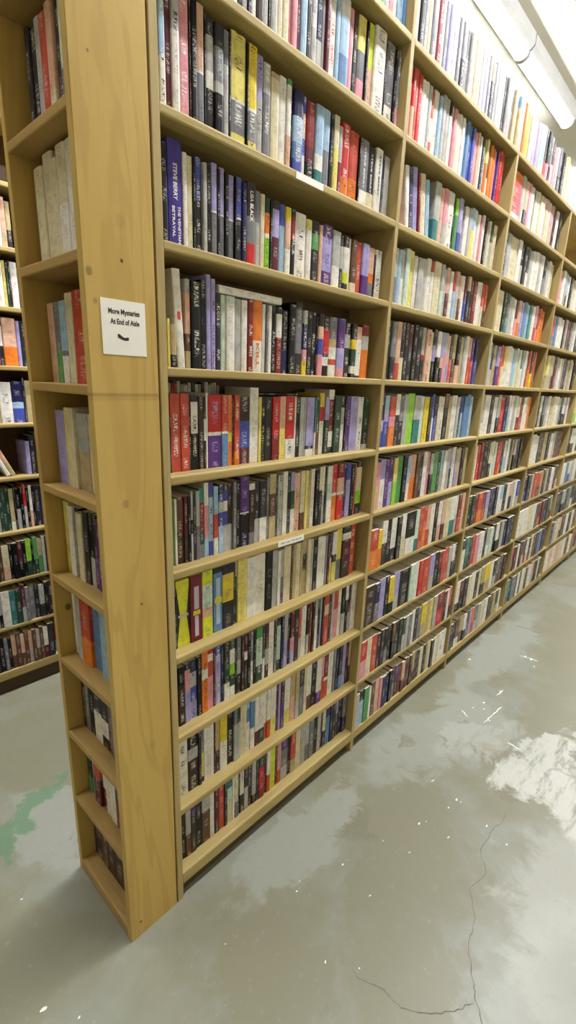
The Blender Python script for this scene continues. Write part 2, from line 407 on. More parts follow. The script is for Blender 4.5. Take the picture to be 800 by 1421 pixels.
class BookGeo:
    """collects cover / page geometry; one book or many"""
    def __init__(s): s.v = []; s.f = []; s.mi = []; s.col = []; s.ink = []; s.uv = []
    def face(s, idx, mi, col, ink, al, uvs):
        s.f.append(idx); s.mi.append(mi)
        s.col += [(*col, 1)]*len(idx); s.ink += [(*ink, al)]*len(idx); s.uv += uvs
    def cover(s, w, d, h, segs, ink, hard, seed, M=None, shell=True):
        M = M or Matrix.Identity(4)
        tt = (.0022 if hard else .0005) if w > .009 else .0004
        pr = spine_profile(w, hard); n = len(pr)
        outer = [(-w/2, d)]+pr+[(w/2, d)]
        ti = max(tt, pr[0][1]*.0+tt)
        inner = [(-w/2+tt, d)]+[(-w/2+tt, pr[0][1]+tt)]+[(w/2-tt, pr[0][1]+tt)]+[(w/2-tt, d)]
        lv = sorted({0., 1.}|{1-b for a, b, c in segs})
        mc = LIN[max(segs, key=lambda q: q[1]-q[0])[2]]
        dom = max(segs, key=lambda q: q[1]-q[0])[2]
        ik = (ink if ink != 'x' else None) or ('w' if LUM[dom] < 120 else 'k'); icol = LIN[ik]; off = seed*3.7
        base = len(s.v); no = len(outer)
        for z in lv:
            for (x, y) in outer: s.v.append(tuple(M @ Vector((x, y, z*h))))
        su = [0.]
        for k in range(1, no):
            su.append(su[-1]+(0 if k in (1, no-1) else math.dist(outer[k], outer[k-1])))
        tot = su[-1] or 1
        for li in range(len(lv)-1):
            zm = 1-(lv[li]+lv[li+1])/2
            code = next((c for a, b, c in segs if a <= zm <= b), segs[-1][2]); cc = LIN[code]
            ikc = icol if abs(LUM[code]-LUM[ik]) > 40 else LIN['w' if LUM[code] < 120 else 'k']
            for k in range(no-1):
                a = base+li*no+k; sp = 0 < k < no-2
                z0, z1 = lv[li]*h+off, lv[li+1]*h+off
                al = ((1. if ink else (.5 if LUM[code] < 120 else .3)) if sp and ink != 'x' else 0.)
                s.face((a, a+1, a+1+no, a+no), 0, cc, ikc, al, [(su[k]/tot, z0), (su[k+1]/tot, z0), (su[k+1]/tot, z1), (su[k]/tot, z1)])
        z2 = [(0, 0)]
        if shell:
            ib = len(s.v)
            for z in (0, h):
                for (x, y) in inner: s.v.append(tuple(M @ Vector((x, y, z))))
            ot = base+(len(lv)-1)*no
            for (b0, i0, flip) in ((ot, ib+4, False), (base, ib, True)):
                ring = [b0+k for k in range(no)]
                # left board top, spine top, right board top
                fs = [(ring[0], ring[1], i0+1, i0), tuple([*ring[1:-1], i0+2, i0+1]), (ring[-2], ring[-1], i0+3, i0+2)]
                for f_ in fs:
                    f_ = f_ if not flip else tuple(reversed(f_))
                    s.face(f_, 0, mc, icol, 0., [(0, 0)]*len(f_))
            for k in range(3):
                f_ = (ib+k+1, ib+k, ib+4+k, ib+5+k); s.face(f_, 0, (.6, .56, .46), icol, 0., [(0, 0)]*4)
            for (a, b) in ((0, 0), (no-1, 3)):
                f_ = (base+a, ib+b, ib+4+b, ot+a)
                s.face(f_ if a else tuple(reversed(f_)), 0, mc, icol, 0., [(0, 0)]*4)
        return tt, pr[0][1]
    def pages(s, w, d, h, hard, M=None, tt=.001, py=.002, closed=True):
        M = M or Matrix.Identity(4); g = .003 if hard else .0003
        i = len(s.v); x0, x1 = -w/2+tt+.0001, w/2-tt-.0001; y0, y1 = py+tt+.0003, d-(.003 if hard else .0005)
        for z in (g, h-g):
            for (x, y) in ((x0, y0), (x1, y0), (x1, y1), (x0, y1)): s.v.append(tuple(M @ Vector((x, y, z))))
        for q in ((3, 2, 1, 0), (4, 5, 6, 7), (2, 3, 7, 6), (0, 1, 5, 4), (1, 2, 6, 5), (3, 0, 4, 7)):
            s.face(tuple(i+a for a in q), 1, (1, 1, 1), (1, 1, 1), 0., [(0, 0)]*4)
    def build(s, name, parent=None, mats=None):
        me = bpy.data.meshes.new(name); me.from_pydata(s.v, [], s.f)
        for m in (mats or [M_BOOK, M_PAGE]): me.materials.append(m)
        if not mats: me.polygons.foreach_set('material_index', s.mi)
        for nm, dat in (('cover', s.col), ('ink', s.ink)):
            ca = me.color_attributes.new(nm, 'FLOAT_COLOR', 'CORNER'); ca.data.foreach_set('color', [q for c in dat for q in c])
        uv = me.uv_layers.new(name='spine'); uv.data.foreach_set('uv', [q for c in s.uv for q in c])
        me.update()
        o = bpy.data.objects.new(name, me); C.objects.link(o)
        if parent: o.parent = parent
        return o

ROWS = {
    (1,-1):(0.5826,'36.4 A;18.8 w;16.0 K;19.6 w;23.4 s;20.6 A;21.1 w;21.6 g;22.1 A;22.6 p;23.2 w;27.8 s;28.6 B'),
    (1,0):(0.1254,'17.1 w;10.5 K;10.7 A;10.8 w;11.0 s;11.2 k;9.5 w;11.6 w;17.7 w;13.3 k;14.3 A;11.3 n;12.7 w;22.8 z~w;16.7 A;6.8 K;20.8 A;16.6 c;20.6 c^97;8.6 p;17.6 p^97;12.8 m;20.9 s^96;18.7 k;18.3 A@40|w@55|A;24.7 n@65|A;10.0 A;14.5 m;26.8 w~r;15.3 s;39.3 w@20|s@60|B;19.8 p;20.6 z@30|K;35.0 Y@38|a@70|p;10.5 K;28.0 L@50|q;55.4 w~k^95;9.3 K;42.9 a@75|w~w;13.1 K;52.7 a@35|a@70|p~w^92'),
    (1,1):(0.0388,'13.9 B@20|s@60|w~w^99;14.6 m^99;17.8 g@5|A@35|w~A^99;26.1 p~w^99;4.0 z^97;14.4 K^97;18.6 q@52|w@54|a^97;4.0 K^92;20.9 k@15|A@45|w@60|k^92;23.8 k@20|a@50|A@60|K^91;14.2 a@30|A^90;6.2 K^93;44.7 Y@57|w@59|a@88|Y~w^95;5.5 K^92;28.1 y@57|w@60|a@88|Y~w^94;20.9 l@40|A~e^91;23.4 A@30|a~w^88;28.9 e@6|c^84;24.2 w^86;15.7 g@6|w@60|q^87;7.9 K^87;35.3 n@30|s@60|B@80|b~w^82;14.0 b@20|q@50|b@70|w~w^82;34.5 R@55|m@75|K^80;31.9 s@60|w@80|t^82;28.1 s@50|a^83;16.4 K^82;21.9 c@40|Y^84;17.1 A@50|R^76;35.6 r@70|o~m^83;42.3 i@65|o~R^80;8.3 K^78;41.6 a@73|w~x^79;37.8 k@70|c~x^77;36.0 w~x^80;12.3 n^77;30.1 A^77;61.0 gap'),
    (1,2):(0.0361,'16.2 K^85;37.0 V~x^91;11.2 w^84;14.3 c^83;6.8 K^83;17.0 b@43|k~w^85;10.6 A^82;12.2 K^82;15.9 l@50|w@52|a^85;9.0 K^82;16.4 l@50|w@52|a^85;10.6 K^82;17.9 l@50|w@52|a^82;4.0 K^82;18.2 b@46|w@48|k^83;13.9 n^80;29.7 k@10|k@40|a@72|r~x^83;17.1 a@40|A^78;15.0 c^77;17.0 d@20|o@48|w@54|G~k^75;7.7 K^74;25.8 k@12|l@50|m^76;20.3 b@30|s^75;20.7 y@20|q@60|w^74;18.4 k@10|R@45|K~w^74;46.8 w~k^74;22.8 Y@15|w^71;29.7 k@20|g@45|k^72;14.4 q^70;44.6 u@20|l@75|u~u^73;36.1 A@60|w^70;15.9 k@20|A@60|k^68;27.0 k@20|w@65|L@85|k^69;11.0 w^68;28.1 N@80|c^68;28.9 i^68;35.7 l@60|u^69;30.7 q@50|o@70|a^67;8.3 k^60;38.3 w~k^68;57.8 gap'),
    (1,3):(0.0415,'6.6 Y^45;15.2 e@70|K^40;4.0 gap;21.4 w@40|w@50|w~x<-3^94;14.0 A@15|q@60|N@80|e^83;26.7 K~w^82;16.9 K^85;12.9 l^91;13.1 l~n^88;16.7 k~w^75;15.7 h^75;27.0 h@10|w^75;21.6 A^74;19.7 w^74;20.1 R~w^75;33.7 o@55|w~x^76;12.0 w^74;9.4 a^74;13.6 w^74;16.6 K~A^74;22.7 k@10|w@45|R^74;26.2 K@60|n^72;26.9 K^80;29.2 k@10|a@70|k^84;19.6 A@20|n@60|p@78|y~w^76;22.2 K@90|k^76;21.1 K~w^76;6.7 K^74;23.7 k@20|q@40|b@65|p^76;33.5 K@20|r@62|K@67|w@82|K^74;37.5 a@36|e@50|w@70|i@80|w^75;37.4 b@5|u@50|l@85|p^75;32.9 k@20|A@45|k@90|k~w^71;25.8 k@28|y@46|d@78|w@92|K^71;32.6 q@25|w@95|K^69;42.2 R@20|A@45|o^73;93.9 gap'),
    (1,4):(0.0417,'4.0 k^60;27.3 i~w^83;24.4 i~w^83;6.4 K^82;21.8 k@8|w@50|K~c^81;15.6 z^80;6.8 k@30|w@60|k^80;6.4 w^84;41.4 r@50|w@55|u~l^82;21.6 i@50|w@53|B^82;15.4 o@52|y@65|o^82;6.0 m^80;17.8 i@80|o~w^82;37.7 z@35|b@75|m^80;31.5 w^91;11.1 Y^80;16.9 K~Y^80;26.0 k^80;29.7 r@60|R^80;24.4 q@50|Y^81;37.8 r@68|w~w^82;8.1 w^81;20.3 K~A^80;19.0 A^80;7.1 A^80;36.2 l@82|n@88|w^80;7.0 t@60|w^80;21.4 d@45|N^81;24.0 y@22|r@45|w^86;20.1 l@40|d^81;26.6 w@15|R@65|w@90|k^91;35.1 d~A^82;24.0 K@20|A@50|w^82;8.1 K^82;23.5 u~A^82;43.7 l^82;30.6 w~k^81;30.5 d@60|k@90|A^80;42.6 gap'),
    (1,5):(0.0411,'7.4 g^80;6.4 w^79;21.8 N@50|z~e^80;11.1 m@60|z^80;9.0 K^80;6.8 A@40|K@60|A^85;9.1 k^82;11.6 A@50|a^84;16.5 t@20|R@60|d@80|a^86;14.3 w@30|p@75|s^92;14.6 b@20|s@80|b~k^92;14.8 s@40|i@75|w^86;17.6 n@15|b@25|A@40|b@60|s~w^88;15.4 k@10|b@25|w@40|b@60|A^88;18.2 z@60|A^86;11.9 a^88;16.1 K^88;33.1 u@50|w@52|K~l^92;21.3 w@10|z@80|a^82;18.8 k@60|A^82;29.7 k@60|w~A^83;10.6 a^86;27.8 e@30|N@65|e^90;9.4 d^86;19.1 A~c^87;19.5 w^91;16.5 K^88;18.5 l@30|d@60|w^88;25.7 q~R^86;21.0 c@70|N^88;12.4 Y^88;16.2 e~k^86;22.0 w^88;18.7 K^86;17.1 c@40|k^90;16.2 w@50|A^90;8.9 K^88;26.1 w@30|h@60|w^89;29.9 r@50|w@55|o^90;37.5 R@25|q@50|w@55|r^90;17.0 n^88;26.0 b@30|l^88;22.1 K^86;13.5 i^86;32.0 K@10|c@55|G@80|k^88;56.8 gap'),
    (1,6):(0.0401,'7.9 K^80;41.6 X~x^88;38.6 M~x^89;35.1 L@10|L@20|h@55|q@70|L~a^91;5.1 K^90;31.4 k@8|B~x^90;40.7 k@15|y@58|k~a^91;8.3 k^90;7.0 A@25|d^92;35.8 Y^93;37.1 w~s^90;40.4 w~e^90;29.9 K~a^90;22.9 A^88;13.3 w^86;16.8 A@50|a@80|u^86;33.1 c^89;8.4 N^88;14.2 e^88;21.6 c^88;11.0 e^88;22.2 e@25|z@55|e^90;18.9 c^90;11.5 A^88;23.3 K^88;27.8 w^88;16.2 w^86;14.7 a^86;12.4 m^86;14.2 n@50|w@60|Y^88;23.4 w@45|k@60|Y^88;32.6 Y@60|a^91;49.4 k@12|w@25|m@70|z^91;32.5 i~w^92;56.7 gap'),
    (1,7):(0.0384,'7.1 A^82;20.9 K@30|z~m^82;17.9 K@10|p@45|l^83;24.6 k@20|A@45|b@70|l~b^83;15.1 K^84;21.7 o@28|w@45|o~z^89;21.3 r@8|w@20|i@45|p^88;8.1 m^86;20.6 b@15|l~w^87;11.2 n^85;21.3 k@30|d@70|w^86;20.2 d@15|w@40|G@60|d@80|w^86;8.8 K^86;16.3 a@40|A@65|k^86;10.5 z^86;13.7 m@30|w@45|k^86;13.9 K^86;14.4 a@55|w~a^86;10.7 K^86;27.3 g@20|h@70|d~w^87;11.4 d@60|w^86;16.6 m@45|A@75|k^86;25.3 w^89;12.0 z@50|a^86;20.9 k@15|h@80|d^87;12.4 n^87;17.9 A@50|l^88;14.5 K^88;20.3 m@50|p@75|l^88;22.5 z^88;15.3 i@60|A^88;25.2 w^91;13.8 K@60|A^88;14.0 R^88;14.1 K^88;16.3 A@30|w^88;16.6 K^88;12.6 A@50|l^88;8.4 z^88;25.7 i@20|q@40|i^90;17.4 z^88;13.2 A^88;31.4 i@40|p^91;18.3 w^90;23.2 K@55|A^90;18.9 w@30|K^89;19.2 n@30|m@60|A^89;29.3 w^92;38.5 gap'),
    (1,8):(0.0360,'36.7 w@35|w@60|w~k^86;35.4 K@25|A@45|z~k^86;10.7 k^82;12.2 a@45|Y@90|z^85;37.5 w~A^88;5.7 m^86;16.1 e@60|k^88;29.0 y@50|w^90;25.5 K~k^87;14.1 a@30|A^87;13.6 d@30|A^87;28.4 c^89;16.1 s@20|B@45|w^89;19.6 w@10|B@60|w^90;20.0 w@72|m^90;23.8 w@72|d^90;12.1 w@68|i^90;15.7 w@65|i^90;26.3 w@65|Y^90;13.0 m~l^88;11.0 l^88;18.5 m@50|u^88;30.2 w@68|Y^90;27.0 e@50|q^88;19.7 e@60|A^88;26.9 k@40|a^90;17.5 c^88;27.4 w@70|N^89;27.2 K^88;30.4 w@75|u^89;17.7 p@50|i^89;25.2 R@55|w@62|i^89;31.7 w^89;16.4 a^87;16.6 n^87;21.6 k@70|B^87;21.9 l^87;20.3 z^87;12.0 q@60|z^87;25.4 w@65|R^89;19.6 gap'),
    (1,9):(0.0396,'16.9 z@30|K~A^84;19.3 A@55|N^84;17.5 u@20|z^84;25.1 K^85;31.5 A@35|N^85;17.6 w^86;17.8 m@80|k^86;21.2 i^86;12.3 k^84;21.8 t@25|h@60|c^87;9.5 w^86;16.0 c@65|a^86;9.7 K^86;18.0 w@60|k~w^86;18.3 z@50|A^86;16.9 k~A^86;18.9 A@80|z^86;12.2 k^86;24.7 d@30|r@80|R^87;14.4 m^86;16.4 w@60|i^86;28.9 L^87;10.2 d@50|m^86;19.0 p@70|i^86;35.0 u@30|a@70|A^86;15.9 K^86;28.3 i@70|e^88;26.8 c^86;25.7 A^86;23.2 A@60|a^86;26.2 a^86;24.5 K^86;20.4 A^86;13.8 K@60|u^86;18.6 c@60|k^86;25.5 n@30|B^86;17.2 n^86;19.4 z^86;19.7 l@40|z^86;25.0 K@60|n^86;25.4 a@60|n^86;25.9 K^85;19.5 m@70|w^83;10.1 gap'),
    (8,0):(0.1432,'25.0 w;21.0 s;13.3 w;21.5 q@70|e;19.1 e@60|k^80'),
    (8,1):(0.1215,'25.0 A;24.2 c;17.8 w;12.4 Y;8.3 d;8.4 k;28.3 w'),
    (8,2):(0.0938,'25.0 k;16.5 d@50|R;8.3 R;16.8 k@20|w@60|k^92;54.4 q@60|o^90;14.7 l;35.8 k'),
    (8,3):(0.0601,'25.0 A;33.8 e;49.2 w~k^78;47.8 n@50|s@65|b^80;9.1 k;46.5 e'),
    (8,4):(0.0211,'25.0 k;63.4 gap;20.7 w<-24^70;21.0 q@60|e<-24^73;49.2 gap;18.8 l^70;19.1 k;25.8 z'),
    (8,5):(-0.0027,'25.0 d;29.2 d;11.8 A;11.9 d~A;15.1 d;15.2 d;18.4 e@80|w;9.3 K^90;18.8 K@50|A;12.6 K;12.7 r@50|A^90;12.8 K;12.9 w@60|q;13.1 K;23.1 k;33.6 n'),
    (8,6):(-0.0299,'25.0 k;29.8 z;18.2 N;27.7 c@60|q^80;15.6 K;22.1 K~a;19.2 m@60|K;16.1 K;22.9 G@60|d;9.9 K;20.0 g@60|d;20.2 e@50|g;13.6 A;20.6 k'),
    (8,7):(-0.0508,'25.0 k;24.4 A;15.4 A@60|K;34.5 w;25.5 t;25.9 d;16.4 m@60|A^92;16.6 a;26.9 a;20.5 k;24.2 A@60|k;17.5 K;24.8 k'),
    (8,8):(-0.0713,'25.0 K;24.9 k;22.1 K;16.0 a;16.2 K;19.6 q@60|N;19.8 N;16.7 q@60|N;20.3 N;17.1 q@60|A;17.3 N;17.4 A@60|N;17.6 N;21.4 w@60|m;28.9 k'),
    (2,-1):(1.000,'A A K a e a R A*.6 a l A a a@50|k k@40|a A e q A l a e@30|k a A A K a q a e'),
    (2,0):(0.930,'w*1.2 A@30|q r@50|q i r w*1.4 w A i@40|w@75|i w*1.3 s A A K@20|w w p c w w s B b b p q w k A Y@40|o K@60|w o o p u r r'),
    (2,1):(0.970,'p@40|i*1.3 gap*2.6 w<-9 n<-9*1.4 l<-9*1.2 R<-9*.7 c<-9*1.8 s<-9 gap*.6 A@60|t*1.6 q*1.3 p@60|A*1.2 w~k*1.8 K*.8 G@30|g*1.2 l@60|b*1.2 gap w*1.2 A s@40|Y*1.2 w w p w K A c k@40|A c*1.2'),
    (2,2):(0.960,'K@30|k A@50|a s A@50|w h Y*1.5 w*.8 A*1.6 A w i@20|w*.9 c*1.8 A@50|h A q@50|m w i@40|s A q@50|N w m@50|b q@30|k k R*1.3 w w i@50|c i@60|N'),
    (2,3):(0.930,'w@30|K*.6 K*1.4 a@60|k*1.2 q@70|i z@30|K@60|c K@60|k m@40|k K K*1.2 A@50|r@58|k*.8 q*1.2~k c k@30|l@60|K w@50|K l@50|q@70|K A@40|p q@60|l k@50|i e@50|N K@60|q e A w q@40|i u@50|i n@50|b'),
    (2,4):(0.940,'k@60|w n@50|l@70|b s@30|l@50|b i@40|p@60|o*1.3 w@40|k a@50|k*1.2 A G*1.4 A@50|t*1.5 h y*1.4 k b@50|w n@50|b c w~k*1.2 N@30|K*1.2 e w*1.4 A K b@40|s B B*1.3 s'),
    (2,5):(0.960,'K@50|c*1.2 p@50|q l@40|w*1.1 u u@50|l Y@50|G g*1.5 K s@60|w q@50|o*1.4 N k w p A@50|k g*1.4 d s@50|A w A l@50|k w A@60|l q k e'),
    (2,6):(0.970,'i@50|o*1.6^78 y@50|o^74 w@50|K^88 K^88 w@70|k^88 K^88 w@50|c^90 K@60|w*2^90 h@70|t^90 i^92 i@50|o^92 q@60|i^92 w*1.2^92 z@50|K^92 w@60|q^92 q@60|m^92 c*1.6^93 w@60|t*1.3^93 h@50|A^93 R@60|i^93 q^94'),
    (2,7):(0.970,'z*2.4 n@50|a*1.1 l*1.2 K y@70|K*1.1 l@60|A*1.6 K*2.2 h*1.2 w r*1.2 i*1.5 l@60|A*1.4 K*1.2 R@50|K i*1.2 i*1.4 A w@50|k k'),
    (2,8):(0.970,'r@50|p*1.8 c*1.5 i*1.2 K z K@60|a k N@50|K K*1.2 k d@50|A A a w k a y@60|e*1.8 e Y A*1.2 R*2.6@50|r m@50|K w i@60|K'),
    (2,9):(0.970,'A*.9 K@30|s*1.3 g*1.3 w*.6 N q*1.4 p n*1.2 n K m@50|a u@50|m N q@60|N m N z e@60|N z k c*1.2 k e c*1.4 k w c*1.3 w*2.2~b w'),
    (3,-1):(0.970,'B@20|e*1.5 A o*1.1 y A p@50|l*1.6 l A s k@60|i K@30|k@60|p a@60|k k@50|A p A a@60|k K@60|a k A Y h'),
    (3,0):(0.950,'F*5 A q@60|k p w K c w c*1.5 w q c p@50|q A m w k'),
    (3,1):(0.970,'K@60|t t@30|n A c*2 w k@50|A k K@60|w A w w A w K@50|a A w c'),
    (3,2):(0.930,'A w c*2 K d@60|t A*1.5 w m@50|p q@60|o l B*1.3 s t w p@60|i m@60|p i@50|o o'),
    (3,3):(0.900,'B@60|u s n@60|A e l@50|u i*.8 i@50|c Y@60|w w*1.6 w s h c t@50|w A*.8 w K i@50|o N@60|y i'),
    (3,4):(0.930,'w A@70|w w*1.4 k w*1.4 A@60|K r*1.7 n*1.5 w@40|s w A*1.2 w c@60|R R@60|i w q@50|w o'),
    (3,5):(0.900,'t@70|g w r*1.1 R K*1.3 k c@60|k w*1.3 h r*1.2 i@70|o k w@50|s w K*1.2 e A@50|K K z k'),
    (3,6):(0.920,'K*1.4 d R i@60|o*1.3 R@60|i l@60|A n k*1.4 n w s@50|w K w q@50|K A w b@60|A'),
    (3,7):(0.920,'k@30|w t@60|d k i*1.1 p w*1.2 K A@60|w h K w@60|K K A k@60|n n k'),
    (3,8):(0.900,'w@70|K m@50|K k@60|z c w k c e@60|k y@60|e*2 w*1.2 k@60|A a@60|k N K'),
    (3,9):(0.900,'n@60|k K@60|n N@70|w e@60|N w@60|k m@50|a l o@60|i a@60|A A c w z d e d@60|e w'),
    (4,-1):(0.900,'h s A t a A l a A k a A'),
    (4,1):(0.950,'w p@60|A p w A s@60|k w K A c w A k w k w A'),
    (4,2):(0.950,'a a@60|N i@60|a B w*1.3 w K A R@60|N k A w k n c'),
    (4,3):(0.950,'c A@60|e Y@60|e A e@60|k m@60|R A w A N k A e w K'),
    (4,4):(0.930,'k K w@50|A a@60|k A w e@60|c c w*1.3 A K w@60|k l@60|k w'),
    (4,5):(0.930,'q w*1.7 w N@60|K k e*1.2 k w*1.2 A k@60|R z R@60|N'),
    (4,6):(0.920,'n@60|b k A i*1.2 i@60|N e N@60|k A k@60|N w K N@60|q'),
    (4,7):(0.900,'w*2.2 w c*1.5 w*1.2 d R@60|i*1.2 m K k A@60|k'),
    (4,8):(0.900,'R@60|m*1.3 m*1.3 w k N@60|q k w@60|q K c N*1.3 k B*1.5 k z k'),
    (4,9):(0.900,'t*1.4 t@60|k a*2 k w k w c N w w q@60|A N@60|z z w k'),
    (5,3):(0.950,'w c k@60|w A w K w A s q k'),
    (5,4):(0.950,'k@60|w Y@60|G w k A w K c'),
    (5,5):(0.950,'w k w@60|k w K A w c k'),
    (5,6):(0.950,'w B w@60|b A w k R@60|i w k'),
    (5,7):(0.950,'k K A@60|k k a K@60|w k K A'),
    (5,8):(0.950,'k A c q@60|N z w k w N'),
    (5,9):(0.950,'w q@60|c w q c w N w'),
    (9,0):(0.300,'k k*1.5 A i*1.4 q@70|c z*1.3 h@60|a s@60|A*1.3 Y@60|c*1.8'),
    (9,1):(0.220,'q*.8 c*2^88 c*1.6^96 c c@50|w*1.6^95 w*1.5^95 A@70|k*1.2^99 a@60|m*1.5'),
    (9,2):(0.240,'q*1.2^78 a@60|g*1.4^78 s@60|a@66|w*1.2^78 c*1.2^84 i*2.2^85 i@70|o^85 k~Y*1.6^88'),
    (9,3):(0.240,'l*2^80 Y^84 c*1.2^84 A@50|e*2^80 c^80 w*1.2^80 R^80 R@60|N*1.3^80'),
    (9,4):(0.220,'Y*1.2 w k c*1.5 k*1.2 K@60|A k@60|u u*1.3 K n@60|k K'),
    (9,5):(0.200,'w*1.3 A i@60|o*2 B*2.2 s*1.4 w*1.6 l k'),
    (9,6):(0.140,'z*1.2 a K k@50|w*1.8 K@50|w@80|K*1.4 N*1.2 a z*1.2 K@50|N*1.4'),
    (9,7):(0.160,'d@70|g w@50|A i@50|m*1.4 w@60|R w*1.2 w K@50|R*1.6 R@60|N*1.6'),
    (9,8):(0.200,'z*1.4 N z k@50|z*1.4 w*.8 R@60|m*1.8'),
}
ORD = ['first', 'second', 'third', 'fourth', 'fifth', 'sixth', 'seventh', 'eighth', 'ninth', 'tenth', 'eleventh', 'twelfth', 'thirteenth', 'fourteenth',
       'fifteenth', 'sixteenth', 'seventeenth', 'eighteenth', 'nineteenth', 'twentieth']
ORD += ['twenty-'+q for q in ORD[:9]]+['thirtieth']+['thirty-'+q for q in ORD[:9]]+['fortieth']+['forty-'+q for q in ORD[:9]]+['fiftieth']
BAYN = {1: 'nearest bay', 2: 'second bay', 3: 'third bay', 4: 'fourth bay', 5: 'fifth bay', 8: 'back aisle bookcase', 9: 'end bookcase'}

# camera numbers (also used to rank the books by how large they show)
CAM = Vector((-.5976, -.9262, 1.5)); YAW, PIT, ROL = .8282, -.2779, .0368; FPX = 667.99
f0 = Vector((math.sin(YAW), math.cos(YAW), 0)); r0 = Vector((math.cos(YAW), -math.sin(YAW), 0)); u0 = Vector((0, 0, 1))
FW = f0*math.cos(PIT)+u0*math.sin(PIT); UP = -f0*math.sin(PIT)+u0*math.cos(PIT)
RT = r0*math.cos(ROL)+UP*math.sin(ROL); UP = -r0*math.sin(ROL)+UP*math.cos(ROL)
def shown(M, w, h):
    """approximate area of a spine in the photograph, 0 outside the frame"""
    P = []
    for x, z in ((-w/2, 0), (w/2, 0), (w/2, h), (-w/2, h)):
        v = M @ Vector((x, 0, z))-CAM; dz = v.dot(FW)
        if dz < .05: return 0
        P.append((400+FPX*v.dot(RT)/dz, 720-FPX*v.dot(UP)/dz))
    cx = sum(p[0] for p in P)/4; cy = sum(p[1] for p in P)/4
    if cx < -3 or cx > 806 or cy < -60 or cy > 1470: return 0
    return abs(sum(P[i][0]*P[(i+1) % 4][1]-P[(i+1) % 4][0]*P[i][1] for i in range(4)))/2

BOOKS = []   # dicts
def clear_above(bay, k):
    if bay == 8: return (BZ[k-1] if k else 2.226)-TH-BZ[k]
    if bay == 9: return (EZ[k] if k else EZ[0])-TH-EZ[k+1] if k < 8 else EZ[8]-TH-EZ[9]
    return ((Z[k-1]-TH) if k > -1 else Z[k]+.2165)-Z[k]
def default_h(bay, k):
    if bay == 9: return .84 if k > 2 else .88
    if bay == 8: return .84
    if bay > 1 and k > 5: return .80
    return {-1: .93, 0: .9, 1: .86, 2: .84, 3: .86}.get(k, .86)
rb = random.Random(21)
def add_row(bay, k, data):
    a, toks = data; cl = clear_above(bay, k)
    if bay in (1, 8):
        items = [(float(q.split(' ')[0])/1000, q.split(' ')[1]) for q in toks.split(';')]
        x = a; lim = (XP[1]-.0006) if bay == 1 else .418
    else:
        raw = [q for q in toks.split(' ') if q]; ws = []
        for q in raw:
            if q.startswith('F'): q = q.replace('F', 'o@18|r@82|w')
            import re
            m = re.search(r'\*(\d*\.?\d+)', q); wt = float(m.group(1)) if m else 1.
            sp = re.sub(r'\*(\d*\.?\d+)', '', q)
            ws.append((wt*rb.uniform(.82, 1.18), sp))
        if bay == 9:
            lo, hi = .0205, D-.0205-max(.01, a-.2)*(D-.041)     # y: right (near) end .. left end of the books
            x, span = -hi, hi-lo
            lim = -lo
        else:
            lo = XP[bay-1]+PW+.001; hi = XP[bay]-.001; x = lo; span = (hi-lo)*a; lim = hi
        tot = sum(q[0] for q in ws)
        items = [(q[0]/tot*span, q[1]) for q in ws]
    hard = (k <= 3 if bay < 8 else (k <= 1 if bay == 9 else k <= 4))
    row = []
    for w, sp in items:
        if sp == 'gap': x += w; continue
        segs, ink, hp, lean, main = parse(sp)
        hh = (hp if hp else default_h(bay, k)+rb.uniform(-.035, .03))*cl
        if bay in (2, 3) and k > 5: hh *= .96
        if k == -1 and bay in (3, 4): hh *= rb.uniform(.95, 1.08)
        hh = min(hh, cl-.0015) if not (k == -1 and bay in (3, 4)) else hh
        if lean: hh = min(hh, cl*.9)
        if x+w > lim: w = lim-x
        if lean: w_full = w; w *= math.cos(math.radians(lean))
        else: w_full = w
        if w < .0025: break
        row.append(dict(bay=bay, k=k, x=x+w/2, w=w-.0004, h=hh, segs=segs, ink=ink, lean=lean, main=main, hard=hard,
                        sb=(.026 if k < 4 else .034 if bay == 1 else .022 if k < 6 else .003)+rb.uniform(-.002, .005) if bay != 9 else .040+rb.uniform(-.005, .006), seed=rb.random()))
        x += w_full
    # a leaning book keeps its base; spacing handled by the row data
    n = len(row)
    for i, b in enumerate(row):
        b['pos'] = (ORD[i]+' from left') if i < n/2 else ((ORD[n-1-i]+' from right') if n-1-i else 'last on right')
        if i == 0: b['pos'] = 'first on left'
        if bay == 9:
            b['M'] = Matrix.Translation((-EW+b['sb'], -b['x'], EZ[k+1]+.0002)) @ Matrix.Rotation(-PI/2, 4, 'Z')
            b['d'] = EW-b['sb']-.0085
        else:
            zz = BZ[k] if bay == 8 else Z[k]; y0 = YB if bay == 8 else 0
            b['M'] = Matrix.Translation((b['x'], y0+b['sb'], zz+.0002))
            b['d'] = .118 if hard else .104
            if b['lean']:
                s_ = 1 if b['lean'] > 0 else -1; a_ = math.radians(b['lean'])
                b['M'] = Matrix.Translation((b['x']-s_*b['w']/2*-1, y0+b['sb'], zz+.0004)) @ Matrix.Rotation(a_, 4, 'Y') @ Matrix.Translation((-s_*b['w']/2, 0, 0))
        b['area'] = shown(b['M'], b['w'], b['h']); BOOKS.append(b)
for (bay, k), data in ROWS.items(): add_row(bay, k, data)
# fifth and sixth bays: seen only as thin strips at the right edge
pool = 'w k K A c a N R w k n q e i d s'.split()
for bay in (5, 6):
    for k in range(-1, 10):
        if (bay, k) in ROWS: continue
        if k == 0 and bay == 5: continue
        seq = ' '.join(rb.choice(pool)+rb.choice(['', '', '@60|'+rb.choice(pool)]) for _ in range(30))
        add_row(bay, k, (.94, seq))

